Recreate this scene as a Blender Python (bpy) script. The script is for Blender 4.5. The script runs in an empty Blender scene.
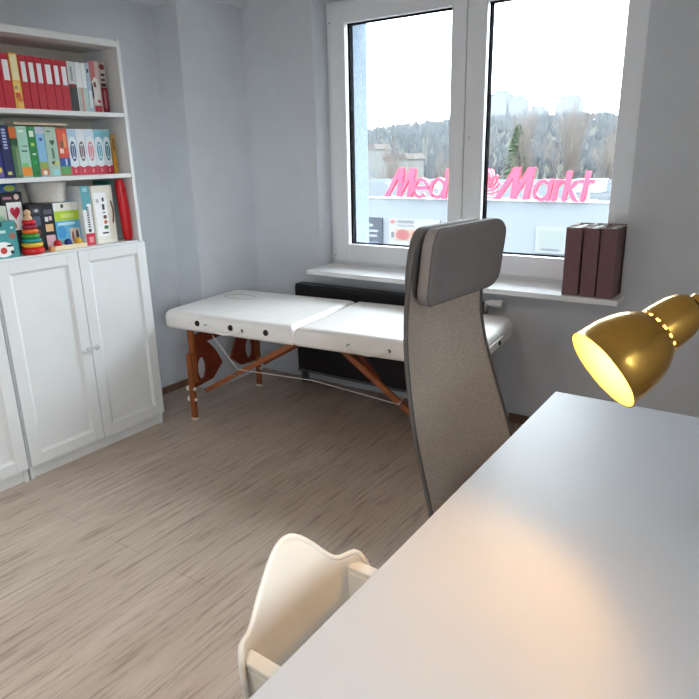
import bpy, bmesh, math, random
from mathutils import Vector, Matrix
random.seed(7)
D = bpy.data
COL = bpy.context.scene.collection
SC = bpy.context.scene
PI = math.pi
R = math.radians

# ------------------------------------------------------------------ camera
yaw, pitch, roll = R(34.532), R(17.069), R(1.310)
fw = Vector((-math.sin(yaw)*math.cos(pitch), math.cos(yaw)*math.cos(pitch), -math.sin(pitch)))
r0 = Vector((math.cos(yaw), math.sin(yaw), 0)); d0 = fw.cross(r0)
rt = r0*math.cos(roll) + d0*math.sin(roll); dn = fw.cross(rt)
cam = D.objects.new('camera', D.cameras.new('camera')); COL.objects.link(cam)
cam.matrix_world = Matrix(((rt.x, -dn.x, -fw.x, 0), (rt.y, -dn.y, -fw.y, 0), (rt.z, -dn.z, -fw.z, 1.465), (0, 0, 0, 1)))
cam.data.sensor_width = 36; cam.data.lens = 36*636.7/699
cam.data.clip_start = 0.02; cam.data.clip_end = 3000
SC.camera = cam

# ------------------------------------------------------------------ world, light, exposure
world = D.worlds.new('overcast_sky'); SC.world = world; world.use_nodes = True
bg = world.node_tree.nodes['Background']
bg.inputs[0].default_value = (0.88, 0.95, 1.0, 1); bg.inputs[1].default_value = 6.8
def area(name, loc, rot, sx, sy, power, color, portal=False):
    l = D.lights.new(name, 'AREA'); l.shape = 'RECTANGLE'; l.size = sx; l.size_y = sy
    l.energy = power; l.color = color
    if portal: l.cycles.is_portal = True
    o = D.objects.new(name, l); COL.objects.link(o); o.location = loc; o.rotation_euler = rot
    return o
area('window_portal', (-1.53, 3.47, 1.55), (R(-90), 0, 0), 1.75, 1.5, 1, (1, 1, 1), True)
area('fill_window_portal', (1.50, -0.70, 1.55), (0, R(90), 0), 1.3, 1.6, 1, (1, 1, 1), True)  # guides sky light through the added side window
area('ceiling_fill', (-0.9, 0.0, 2.46), (0, 0, 0), 0.6, 0.6, 6.5, (1.0, 0.84, 0.68))  # unseen fill light added overhead to warm and brighten the room
SC.view_settings.view_transform = 'Standard'; SC.view_settings.look = 'None'
SC.view_settings.gamma = 1; SC.view_settings.use_curve_mapping = False
SC.view_settings.exposure = 1.42
SC.cycles.max_bounces = 10; SC.cycles.diffuse_bounces = 6; SC.cycles.transparent_max_bounces = 16
SC.cycles.sample_clamp_indirect = 6
SC.cycles.use_denoising = True

# ------------------------------------------------------------------ materials
def lin(c):
    out = []
    for v in c[:3]:
        v = v/255.0
        out.append(v/12.92 if v <= 0.04045 else ((v+0.055)/1.055)**2.4)
    return tuple(out) + (1.0,)
MATS = {}
def mat(name, c, rough=0.5, metal=0.0, noise=0.0, scale=40.0, bump=0.0, bscale=200.0, emit=None, spec=0.5, coat=0.0, stretch=None):
    if name in MATS: return MATS[name]
    m = D.materials.new(name); m.use_nodes = True; nt = m.node_tree; b = nt.nodes['Principled BSDF']
    c = lin(c)
    b.inputs['Base Color'].default_value = c; b.inputs['Roughness'].default_value = rough
    b.inputs['Metallic'].default_value = metal; b.inputs['Specular IOR Level'].default_value = spec
    b.inputs['Coat Weight'].default_value = coat
    tc = nt.nodes.new('ShaderNodeTexCoord'); mp = nt.nodes.new('ShaderNodeMapping')
    nt.links.new(tc.outputs['Object'], mp.inputs[0])
    if stretch: mp.inputs['Scale'].default_value = stretch
    if noise:
        n = nt.nodes.new('ShaderNodeTexNoise'); n.inputs['Scale'].default_value = scale; n.inputs['Detail'].default_value = 5
        nt.links.new(mp.outputs[0], n.inputs['Vector'])
        rp = nt.nodes.new('ShaderNodeValToRGB')
        lo = tuple(max(0, v*(1-noise)) for v in c[:3]) + (1,); hi = tuple(min(1, v*(1+noise)) for v in c[:3]) + (1,)
        rp.color_ramp.elements[0].position = 0.3; rp.color_ramp.elements[0].color = lo
        rp.color_ramp.elements[1].position = 0.7; rp.color_ramp.elements[1].color = hi
        nt.links.new(n.outputs['Fac'], rp.inputs[0]); nt.links.new(rp.outputs[0], b.inputs['Base Color'])
    if bump:
        n2 = nt.nodes.new('ShaderNodeTexNoise'); n2.inputs['Scale'].default_value = bscale; n2.inputs['Detail'].default_value = 3
        nt.links.new(mp.outputs[0], n2.inputs['Vector'])
        bp = nt.nodes.new('ShaderNodeBump'); bp.inputs['Strength'].default_value = bump; bp.inputs['Distance'].default_value = 0.002
        nt.links.new(n2.outputs['Fac'], bp.inputs['Height']); nt.links.new(bp.outputs[0], b.inputs['Normal'])
    if emit:
        b.inputs['Emission Color'].default_value = lin(emit[0]); b.inputs['Emission Strength'].default_value = emit[1]
    MATS[name] = m
    return m

WALL = mat('wall_paint', (217, 221, 227), 0.85, noise=0.03, scale=6, bump=0.15, bscale=90)
CEIL = mat('ceiling_paint', (236, 236, 234), 0.9, noise=0.02, scale=5)
WHITE = mat('white_foil', (236, 238, 240), 0.4, noise=0.02, scale=8)
CASE = mat('bookcase_white', (224, 226, 227), 0.45, noise=0.02, scale=6)
BACK = mat('bookcase_back', (216, 209, 195), 0.6, noise=0.02, scale=6)
PVC = mat('window_pvc', (246, 247, 250), 0.32, noise=0.01, scale=5)
DARKGREY = mat('black_gasket', (7, 7, 9), 0.9, noise=0.1, spec=0.0)
SILL = mat('sill_white', (247, 248, 250), 0.25, noise=0.01)
BLACK = mat('radiator_black', (24, 22, 27), 0.45, noise=0.08, scale=20)
GREYMETAL = mat('dull_grey_metal', (120, 122, 126), 0.4, metal=0.6)
DESKM = mat('desk_white', (193, 198, 206), 0.42, spec=0.15, noise=0.015, scale=5)
LEATHER = mat('cream_vinyl', (246, 243, 240), 0.42, noise=0.02, scale=14, bump=0.1, bscale=260)
WOOD = mat('orange_beech', (150, 84, 44), 0.45, noise=0.22, scale=9, stretch=(1, 6, 6))
WOODRED = mat('reddish_beech', (120, 48, 28), 0.5, noise=0.2, scale=8)
CREAMPL = mat('cream_plastic', (232, 228, 216), 0.45, noise=0.02)
PLASTIC = mat('white_plastic', (238, 236, 230), 0.33, noise=0.01, scale=8)
STEEL = mat('bright_steel', (200, 200, 204), 0.25, metal=1.0, noise=0.03)
WIRE = mat('pale_cord', (215, 208, 198), 0.5, noise=0.05)
HOLE = mat('dark_port', (20, 16, 14), 0.6, noise=0.05)
BROWNBOX = mat('brown_board', (126, 92, 95), 0.65, noise=0.05, scale=30)
BROWNBOXIN = mat('pale_board_lining', (206, 206, 202), 0.8, noise=0.03)
CHAIRBLK = mat('black_nylon', (22, 22, 24), 0.5, noise=0.1)
PADM = mat('grey_weave_pad', (152, 146, 144), 0.95, noise=0.12, scale=500, bump=0.4, bscale=900, spec=0.1)
SEATM = mat('grey_weave_seat', (126, 121, 121), 0.95, noise=0.12, scale=500, bump=0.4, bscale=900, spec=0.1)
FRAMEM = mat('grey_shell_rim', (104, 100, 98), 0.7, noise=0.08, scale=200)
BASEWOOD = mat('wood_baseboard', (120, 92, 74), 0.5, noise=0.15, scale=12)

def brass():
    m = mat('brushed_brass', (214, 166, 84), 0.24, metal=1.0, noise=0.05, scale=60)
    b = m.node_tree.nodes['Principled BSDF']
    return m
BRASS = brass()
ENAMEL = mat('white_enamel', (172, 164, 124), 0.5, noise=0.01)
BULB = mat('lit_bulb', (255, 240, 200), 0.5, emit=((255, 187, 90), 200.0))

def floor_mat():
    m = D.materials.new('grey_oak_laminate'); m.use_nodes = True; nt = m.node_tree; b = nt.nodes['Principled BSDF']
    tc = nt.nodes.new('ShaderNodeTexCoord')
    def noise(sc, scale, detail, rough=0.6):
        mp = nt.nodes.new('ShaderNodeMapping'); mp.inputs['Scale'].default_value = sc
        nt.links.new(tc.outputs['Object'], mp.inputs[0])
        n = nt.nodes.new('ShaderNodeTexNoise'); n.inputs['Scale'].default_value = scale; n.inputs['Detail'].default_value = detail; n.inputs['Roughness'].default_value = rough
        nt.links.new(mp.outputs[0], n.inputs['Vector']); return n
    n1 = noise((1, 0.06, 1), 60, 8, 0.7); n2 = noise((1, 0.16, 1), 9, 4)
    r1 = nt.nodes.new('ShaderNodeValToRGB')
    e = r1.color_ramp.elements; e[0].position = 0.30; e[0].color = lin((150, 128, 111)); e[1].position = 0.50; e[1].color = lin((206, 190, 176))
    nt.links.new(n1.outputs['Fac'], r1.inputs[0])
    r2 = nt.nodes.new('ShaderNodeValToRGB')
    e = r2.color_ramp.elements; e[0].position = 0.3; e[0].color = (0.78, 0.75, 0.73, 1); e[1].position = 0.75; e[1].color = (1.0, 1.0, 1.0, 1)
    nt.links.new(n2.outputs['Fac'], r2.inputs[0])
    mx = nt.nodes.new('ShaderNodeMix'); mx.data_type = 'RGBA'; mx.blend_type = 'MULTIPLY'; mx.inputs[0].default_value = 1
    nt.links.new(r1.outputs[0], mx.inputs[6]); nt.links.new(r2.outputs[0], mx.inputs[7])
    # plank joints
    mp = nt.nodes.new('ShaderNodeMapping'); mp.inputs['Rotation'].default_value = (0, 0, R(90)); nt.links.new(tc.outputs['Object'], mp.inputs[0])
    br = nt.nodes.new('ShaderNodeTexBrick'); br.inputs['Scale'].default_value = 1; br.inputs['Brick Width'].default_value = 1.29
    br.inputs['Row Height'].default_value = 0.19; br.inputs['Mortar Size'].default_value = 0.0012; br.inputs['Mortar Smooth'].default_value = 0.2
    br.inputs['Color1'].default_value = (0.95, 0.95, 0.95, 1); br.inputs['Color2'].default_value = (1, 1, 1, 1); br.inputs['Mortar'].default_value = (0.62, 0.6, 0.58, 1)
    nt.links.new(mp.outputs[0], br.inputs['Vector'])
    m2 = nt.nodes.new('ShaderNodeMix'); m2.data_type = 'RGBA'; m2.blend_type = 'MULTIPLY'; m2.inputs[0].default_value = 1
    nt.links.new(mx.outputs[2], m2.inputs[6]); nt.links.new(br.outputs['Color'], m2.inputs[7])
    nt.links.new(m2.outputs[2], b.inputs['Base Color'])
    b.inputs['Roughness'].default_value = 0.42; b.inputs['Specular IOR Level'].default_value = 0.4
    return m
FLOOR = floor_mat()

def glass_mat():
    m = D.materials.new('window_glass'); m.use_nodes = True; nt = m.node_tree
    for n in list(nt.nodes): nt.nodes.remove(n)
    o = nt.nodes.new('ShaderNodeOutputMaterial'); mx = nt.nodes.new('ShaderNodeMixShader')
    t = nt.nodes.new('ShaderNodeBsdfTransparent'); t.inputs[0].default_value = (0.95, 0.975, 0.98, 1)
    g = nt.nodes.new('ShaderNodeBsdfGlossy'); g.inputs['Roughness'].default_value = 0.02
    f = nt.nodes.new('ShaderNodeFresnel'); f.inputs[0].default_value = 1.35
    nt.links.new(f.outputs[0], mx.inputs[0]); nt.links.new(t.outputs[0], mx.inputs[1]); nt.links.new(g.outputs[0], mx.inputs[2])
    nt.links.new(mx.outputs[0], o.inputs[0]); return m
GLASS = glass_mat()

def mesh_fabric():
    m = D.materials.new('grey_mesh_fabric'); m.use_nodes = True; nt = m.node_tree; b = nt.nodes['Principled BSDF']
    tc = nt.nodes.new('ShaderNodeTexCoord')
    n = nt.nodes.new('ShaderNodeTexNoise'); n.inputs['Scale'].default_value = 210; n.inputs['Detail'].default_value = 3
    nt.links.new(tc.outputs['Object'], n.inputs['Vector'])
    rp = nt.nodes.new('ShaderNodeValToRGB'); e = rp.color_ramp.elements
    e[0].position = 0.35; e[0].color = lin((186, 168, 152)); e[1].position = 0.65; e[1].color = lin((246, 230, 214))
    nt.links.new(n.outputs['Fac'], rp.inputs[0]); nt.links.new(rp.outputs[0], b.inputs['Base Color'])
    b.inputs['Roughness'].default_value = 0.8; b.inputs['Specular IOR Level'].default_value = 0.25
    mp = nt.nodes.new('ShaderNodeMapping'); mp.inputs['Scale'].default_value = (1, 15, 1.7); mp.inputs['Rotation'].default_value = (R(12), 0, 0)
    nt.links.new(tc.outputs['Object'], mp.inputs[0])
    n2 = nt.nodes.new('ShaderNodeTexNoise'); n2.inputs['Scale'].default_value = 1.6; n2.inputs['Detail'].default_value = 2
    nt.links.new(mp.outputs[0], n2.inputs['Vector'])
    bp = nt.nodes.new('ShaderNodeBump'); bp.inputs['Strength'].default_value = 0.12; bp.inputs['Distance'].default_value = 0.006
    nt.links.new(n2.outputs['Fac'], bp.inputs['Height']); nt.links.new(bp.outputs[0], b.inputs['Normal'])
    tr = nt.nodes.new('ShaderNodeBsdfTransparent'); mx = nt.nodes.new('ShaderNodeMixShader')
    r3 = nt.nodes.new('ShaderNodeValToRGB'); r3.color_ramp.elements[0].position = .42; r3.color_ramp.elements[0].color = (.02, .02, .02, 1)
    r3.color_ramp.elements[1].position = .72; r3.color_ramp.elements[1].color = (.26, .26, .26, 1)
    nt.links.new(n.outputs['Fac'], r3.inputs[0]); nt.links.new(r3.outputs[0], mx.inputs[0])
    nt.links.new(b.outputs[0], mx.inputs[1]); nt.links.new(tr.outputs[0], mx.inputs[2]); nt.links.new(mx.outputs[0], nt.nodes['Material Output'].inputs[0])
    return m
MESHF = mesh_fabric()

# ------------------------------------------------------------------ mesh helpers
class MB:
    def __init__(s): s.v = []; s.f = []; s.m = []; s.k = 0
    def mat(s, k): s.k = k; return s
    def add(s, vs, fs):
        o = len(s.v); s.v += [tuple(v) for v in vs]
        for f in fs: s.f.append(tuple(o+i for i in f)); s.m.append(s.k)
        return s
    def box(s, x0, x1, y0, y1, z0, z1):
        vs = [(x, y, z) for x in (x0, x1) for y in (y0, y1) for z in (z0, z1)]
        return s.add(vs, [(0, 1, 3, 2), (4, 6, 7, 5), (0, 4, 5, 1), (2, 3, 7, 6), (0, 2, 6, 4), (1, 5, 7, 3)])
    def obox(s, c, ax, ay, az, hx, hy, hz):
        c = Vector(c); ax = Vector(ax).normalized()*hx; ay = Vector(ay).normalized()*hy; az = Vector(az).normalized()*hz
        vs = [c+ax*i+ay*j+az*k for i in (-1, 1) for j in (-1, 1) for k in (-1, 1)]
        return s.add(vs, [(0, 1, 3, 2), (4, 6, 7, 5), (0, 4, 5, 1), (2, 3, 7, 6), (0, 2, 6, 4), (1, 5, 7, 3)])
    def bar(s, p, q, w, h, up=(0, 0, 1)):
        p = Vector(p); q = Vector(q); d = (q-p); L = d.length; d.normalize(); up = Vector(up)
        side = d.cross(up)
        if side.length < 1e-4: side = d.cross(Vector((1, 0, 0)))
        side.normalize(); u2 = side.cross(d)
        return s.obox((p+q)/2, d, side, u2, L/2, w/2, h/2)
    def tube(s, pts, r, n=10, cap=True):
        pts = [Vector(p) for p in pts]; rs = r if isinstance(r, (list, tuple)) else [r]*len(pts)
        rings = []; ref = None
        for i, p in enumerate(pts):
            d = (pts[min(i+1, len(pts)-1)]-pts[max(i-1, 0)]).normalized()
            if ref is None: ref = d.orthogonal().normalized()
            a = (ref - d*ref.dot(d)).normalized(); b = d.cross(a); ref = a
            rings.append([p+(a*math.cos(t)+b*math.sin(t))*rs[i] for t in (2*PI*j/n for j in range(n))])
        vs = [v for rg in rings for v in rg]; fs = []
        for i in range(len(pts)-1):
            for j in range(n):
                fs.append((i*n+j, i*n+(j+1) % n, (i+1)*n+(j+1) % n, (i+1)*n+j))
        if cap: fs += [tuple(range(n))[::-1], tuple(range((len(pts)-1)*n, len(pts)*n))]
        return s.add(vs, fs)
    def lathe(s, prof, o=(0, 0, 0), ax=(0, 0, 1), n=32, skip=None, cap=False):
        o = Vector(o); ax = Vector(ax).normalized(); a = ax.orthogonal().normalized(); b = ax.cross(a)
        vs = []; fs = []
        for (t, r) in prof:
            for j in range(n):
                th = 2*PI*j/n; vs.append(o+ax*t+(a*math.cos(th)+b*math.sin(th))*r)
        for i in range(len(prof)-1):
            for j in range(n):
                if skip and skip(i, j): continue
                fs.append((i*n+j, i*n+(j+1) % n, (i+1)*n+(j+1) % n, (i+1)*n+j))
        if cap: fs += [tuple(range(n))[::-1], tuple(range((len(prof)-1)*n, len(prof)*n))]
        return s.add(vs, fs)
    def sphere(s, c, r, n=12, sq=(1, 1, 1)):
        c = Vector(c); vs = []; fs = []; m = n//2
        for i in range(m+1):
            ph = PI*i/m
            for j in range(n):
                th = 2*PI*j/n
                vs.append(c+Vector((r*sq[0]*math.sin(ph)*math.cos(th), r*sq[1]*math.sin(ph)*math.sin(th), r*sq[2]*math.cos(ph))))
        for i in range(m):
            for j in range(n): fs.append((i*n+j, (i+1)*n+j, (i+1)*n+(j+1) % n, i*n+(j+1) % n))
        return s.add(vs, fs)
    def prism(s, poly, fn, depth):
        # poly: 2D outline, fn(a,b,t)->3D; extruded from t=0 to t=depth
        n = len(poly)
        vs = [fn(a, b, 0) for a, b in poly]+[fn(a, b, depth) for a, b in poly]
        fs = [tuple(range(n))[::-1], tuple(range(n, 2*n))]+[(i, (i+1) % n, n+(i+1) % n, n+i) for i in range(n)]
        return s.add(vs, fs)
    def grid(s, fn, nu, nv, wrap=False):
        vs = [fn(i/(nu-1), j/(nv-1)) for i in range(nu) for j in range(nv)]
        fs = [(i*nv+j, i*nv+j+1, (i+1)*nv+j+1, (i+1)*nv+j) for i in range(nu-1) for j in range(nv-1)]
        return s.add(vs, fs)
    def build(s, name, mats, parent=None, smooth=None, bevel=0, seg=2, solid=0, sub=0, off=0, flip=True):
        me = D.meshes.new(name); me.from_pydata(s.v, [], s.f)
        for m in (mats if isinstance(mats, (list, tuple)) else [mats]): me.materials.append(m)
        me.polygons.foreach_set('material_index', s.m)
        bm = bmesh.new(); bm.from_mesh(me)
        if flip: bmesh.ops.recalc_face_normals(bm, faces=bm.faces)
        bm.to_mesh(me); bm.free(); me.update()
        o = D.objects.new(name, me); COL.objects.link(o)
        if parent: o.parent = parent
        if solid:
            md = o.modifiers.new('solid', 'SOLIDIFY'); md.thickness = solid; md.offset = off
        if bevel:
            md = o.modifiers.new('bevel', 'BEVEL'); md.width = bevel; md.segments = seg; md.limit_method = 'ANGLE'; md.angle_limit = R(40)
        if sub:
            md = o.modifiers.new('sub', 'SUBSURF'); md.levels = sub; md.render_levels = sub
        if smooth is not None:
            me.shade_smooth()
            if smooth: me.set_sharp_from_angle(angle=R(smooth))
        return o
def thing(name, label, cat, loc=(0, 0, 0), rz=0, group=None):
    o = D.objects.new(name, None); COL.objects.link(o); o.location = loc; o.rotation_euler = (0, 0, rz)
    o.empty_display_size = 0.05
    return tag(o, label, cat, group)
def tag(o, label, cat, group=None, kind=None):
    o['label'] = label; o['category'] = cat
    if group: o['group'] = group
    if kind: o['kind'] = kind
    return o
def struct(o, label=None, cat=None):
    o['kind'] = 'structure'
    if label: o['label'] = label
    if cat: o['category'] = cat
    return o
def copy_tree(o, parent=None):
    c = o.copy(); COL.objects.link(c)
    if parent: c.parent = parent
    for ch in list(o.children): copy_tree(ch, c)
    return c
def rrect(x0, x1, y0, y1, r, n=6):
    pts = []
    for cx, cy, a0 in ((x1-r, y1-r, 0), (x0+r, y1-r, 90), (x0+r, y0+r, 180), (x1-r, y0+r, 270)):
        for i in range(n+1):
            a = R(a0+90*i/n); pts.append((cx+r*math.cos(a), cy+r*math.sin(a)))
    return pts

# ------------------------------------------------------------------ room shell
WY = 3.25; LX = -3.2; RX = 1.35; NY = -2.4; CZ = 2.5
struct(MB().box(LX-.2, RX+.2, NY-.2, WY+.02, -.12, 0).build('floor', FLOOR))
struct(MB().box(LX-.2, RX+.2, NY-.2, WY+.5, CZ, CZ+.15).build('ceiling', CEIL))
struct(MB().box(LX-.2, LX, NY-.2, WY, 0, CZ).build('wall_left', WALL))
SY0, SY1, SZ0, SZ1 = -1.5, .1, .9, 2.2
struct(MB().box(RX, RX+.2, NY-.2, SY0, 0, CZ).box(RX, RX+.2, SY1, WY, 0, CZ).box(RX, RX+.2, SY0, SY1, 0, SZ0).box(RX, RX+.2, SY0, SY1, SZ1, CZ).build('wall_right', WALL))  # opening cut for the added side window
struct(MB().box(LX, RX, NY-.2, NY, 0, CZ).build('wall_near', WALL))
OX0, OX1, OZ0, OZ1, WT = -2.445, -.63, .75, 2.315, .43
w = MB()
w.box(LX-.2, OX0, WY, WY+WT, -.12, CZ).box(OX1, RX+.2, WY, WY+WT, -.12, CZ)
w.box(OX0, OX1, WY, WY+WT, -.12, OZ0).box(OX0, OX1, WY, WY+WT, OZ1, CZ)
STUCCO = mat('outside_stucco', (112, 122, 134), 0.9, noise=0.18, scale=60, bump=0.8, bscale=120, spec=0.0)
struct(w.build('wall_far', [WALL, STUCCO]))
# insulated outer skin around the opening, its left cheek shows through the left pane
w = MB().box(-4.5, -2.375, WY+WT, WY+WT+.04, -3, 3.2).box(-.66, 1.5, WY+WT, WY+WT+.04, -3, 3.2)
w.box(-2.375, -.66, WY+WT, WY+WT+.04, -3, .74).box(-2.375, -.66, WY+WT, WY+WT+.04, 2.34, 3.2)
w.box(-2.445, -2.375, 3.46, WY+WT, .75, 2.315)
struct(w.build('wall_outside', STUCCO))
struct(MB().box(LX, -2.99, 2.725, WY, 0, CZ).build('column', WALL))
struct(MB().box(-2.99, -2.94, 2.60, WY, 2.338, CZ).build('beam', WALL))
struct(MB().box(LX, -3.03, NY, 2.725, 2.288, CZ).build('beam', WALL))
struct(MB().box(LX, LX+.014, 2.25, 2.725, 0, .045).build('baseboard_left', BASEWOOD, bevel=.003))
struct(MB().box(-1.15, RX, WY-.014, WY, 0, .05).build('baseboard_far', BASEWOOD, bevel=.003))

# window -----------------------------------------------------------
win = D.objects.new('window_1', None); COL.objects.link(win); win.location = (-1.53, 3.38, .784); struct(win)
win['label'] = 'white double-sash window overlooking the red shop sign'; win['category'] = 'window'
def wl(x, y, z): return (x+1.53, y-3.38, z-.784)
def frame(mb, x0, x1, z0, z1, t, y0, y1):
    X0, Y0, Z0 = wl(x0, y0, z0); X1, Y1, Z1 = wl(x1, y1, z1)
    mb.box(X0, X0+t, Y0, Y1, Z0, Z1).box(X1-t, X1, Y0, Y1, Z0, Z1)
    mb.box(X0+t, X1-t, Y0, Y1, Z0, Z0+t).box(X0+t, X1-t, Y0, Y1, Z1-t, Z1)
    return mb
fm = frame(MB(), -2.445, -.63, .775, 2.325, .05, 3.388, 3.455)
fm.box(*(lambda a, b: (a[0], b[0], a[1], b[1], a[2], b[2]))(wl(-1.56, 3.388, .80), wl(-1.50, 3.455, 2.30)))
fm.build('window_frame', PVC, win, bevel=.004)
sashes = ((-2.412, -1.533, -2.303, -1.619), (-1.527, -.648, -1.42, -.745))
for (a, b, pa, pb) in sashes:
    sm = MB(); z0, z1, p0, p1 = .805, 2.302, .916, 2.19
    for q in ((a, pa, z0, z1), (pb, b, z0, z1), (pa, pb, z0, p0), (pa, pb, p1, z1)):
        A = wl(q[0], 3.365, q[2]); B = wl(q[1], 3.403, q[3]); sm.box(A[0], B[0], A[1], B[1], A[2], B[2])
    sa = sm.build('sash', PVC, win, bevel=.004)
    gm = frame(MB(), pa-.004, pb+.004, p0-.004, p1+.004, .005, 3.403, 3.409)
    e = .0165
    X0, Y0, Z0 = wl(pa, 3.4125, p0); X1, Y1, Z1 = wl(pb, 3.452, p1)
    gm.box(X0-.01, X0+.003, Y0, Y1, Z0, Z1).box(X1-.003, X1+.01, Y0, Y1, Z0, Z1)
    gm.box(X0, X1, Y0, Y1, Z0-.01, Z0+.003).box(X0, X1, Y0, Y1, Z1-.003, Z1+.01)
    gm.build('gasket', DARKGREY, sa)
    A = wl(pa-.004, 3.409, p0-.004); B = wl(pb+.004, 3.412, p1+.004)
    MB().box(A[0], B[0], A[1], B[1], A[2], B[2]).build('glass', GLASS, sa)
A = wl(-1.50, 3.363, 1.535)
MB().lathe([(0, 0), (0, .009), (.010, .009), (.014, .005), (.014, 0)], A, (0, -1, 0), 16).build('lock_stud', WHITE, win, smooth=40)
for zz in (.84, 2.20):
    A = wl(-2.405, 3.365, zz); MB().lathe([(0, 0), (0, .004), (.003, .004), (.003, 0)], A, (0, -1, 0), 10).build('screw', GREYMETAL, win)
struct(MB().box(-2.435, -.605, 3.085, 3.25, .756, .784).box(-2.44, -.635, 3.25, 3.39, .756, .784).build('trim_1', SILL, bevel=.004),
       'glossy white window sill under the double window', 'window sill')

# unseen window added for fill daylight in the right-hand wall, behind the photographer's shoulder
w2 = D.objects.new('fill_window', None); COL.objects.link(w2); w2.location = (RX, (SY0+SY1)/2, SZ0); struct(w2)
w2['label'] = 'added unseen white window in the right wall for fill daylight'; w2['category'] = 'window'
hw_ = (SY1-SY0)/2; hh_ = SZ1-SZ0
MB().box(.05, .11, -hw_, -hw_+.07, 0, hh_).box(.05, .11, hw_-.07, hw_, 0, hh_).box(.05, .11, -hw_+.07, hw_-.07, 0, .07).box(.05, .11, -hw_+.07, hw_-.07, hh_-.07, hh_).box(.05, .11, -.04, .04, .07, hh_-.07).build('window_frame', PVC, w2, bevel=.004)
MB().box(.078, .082, -hw_+.07, -.04, .07, hh_-.07).build('glass', GLASS, w2)
MB().box(.078, .082, .04, hw_-.07, .07, hh_-.07).build('glass', GLASS, w2)

# radiator -----------------------------------------------------------
rad = thing('radiator', 'low black panel radiator under the white window sill', 'radiator', (-1.88, 3.19, 0))
X0, X1 = -.70, .585
MB().box(X0, X1, -.05, -.02, .10, .665).build('panel', BLACK, rad, bevel=.006)
mb = MB().box(X0+.005, X1-.005, -.045, .028, .665, .676)
for i in range(40):
    x = X0+.02+i*(X1-X0-.04)/39; mb.box(x-.006, x+.006, -.018, .026, .12, .665)
mb.build('grille', BLACK, rad)
for xx in (X0, X1-.008): MB().box(xx, xx+.008, -.02, .03, .10, .665).build('side_cover', BLACK, rad)
mb = MB()
for x in (X0+.02, X1-.02): mb.box(x-.012, x+.012, -.03, .02, 0, .10)
mb.box(X0, X1, -.052, -.02, .085, .10)
mb.build('foot_rail', GREYMETAL, rad)
v = MB().lathe([(0, .012), (.02, .012), (.022, .019), (.085, .022), (.092, .018), (.092, 0)], (X1+.015, -.03, .69), (1, 0, 0), 20)
v.build('thermostat_valve', WHITE, rad, smooth=40)
MB().tube([(X1-.01, 0, .62), (X1+.01, -.015, .68), (X1+.02, -.03, .69)], .010).build('valve_pipe', WHITE, rad, smooth=50)

# storage boxes on the sill -----------------------------------------
lab = ['brown cardboard file standing on the sill, nearest the office chair', 'brown cardboard file in the middle of three on the sill',
       'brown cardboard file on the sill, right against the wall edge']
for i, (x0, x1) in enumerate(((-.872, -.797), (-.787, -.718), (-.711, -.637))):
    t = thing('magazine_file', lab[i], 'file box', ((x0+x1)/2, 3.23, .7845), 0, 'brown files on the window sill')
    hx = (x1-x0)/2; a = .004
    mb = MB().box(-hx, hx, -.12, -.12+a, 0, .325).box(-hx, hx, .12-a, .12, 0, .325).box(-hx, -hx+a, -.12+a, .12-a, 0, .325).box(hx-a, hx, -.12+a, .12-a, 0, .325).box(-hx+a, hx-a, -.12+a, .12-a, 0, a)
    mb.build('body', BROWNBOX, t, bevel=.0012)
    b = .0008; c = a+b
    mb = MB().box(-hx+a, hx-a, .12-c, .12-a, a, .322).box(-hx+a, -hx+c, -.12+a, .12-c, a, .322).box(hx-c, hx-a, -.12+a, .12-c, a, .322).box(-hx+a, hx-a, -.12+a, -.12+c, a, .322)
    mb.build('lining', BROWNBOXIN, t)
    MB().box(-hx+c, hx-c, -.12+c, .12-c, .295, .312).box(-.006, .006, -.11, .11, .312, .320).build('paper_stack', BROWNBOXIN, t)
    MB().lathe([(0, 0), (0, .007), (.002, .007), (.002, .004), (.0006, .0035), (.0006, 0)], (hx, -.055, .20), (1, 0, 0), 16).build('grommet', STEEL, t, smooth=40)

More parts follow.
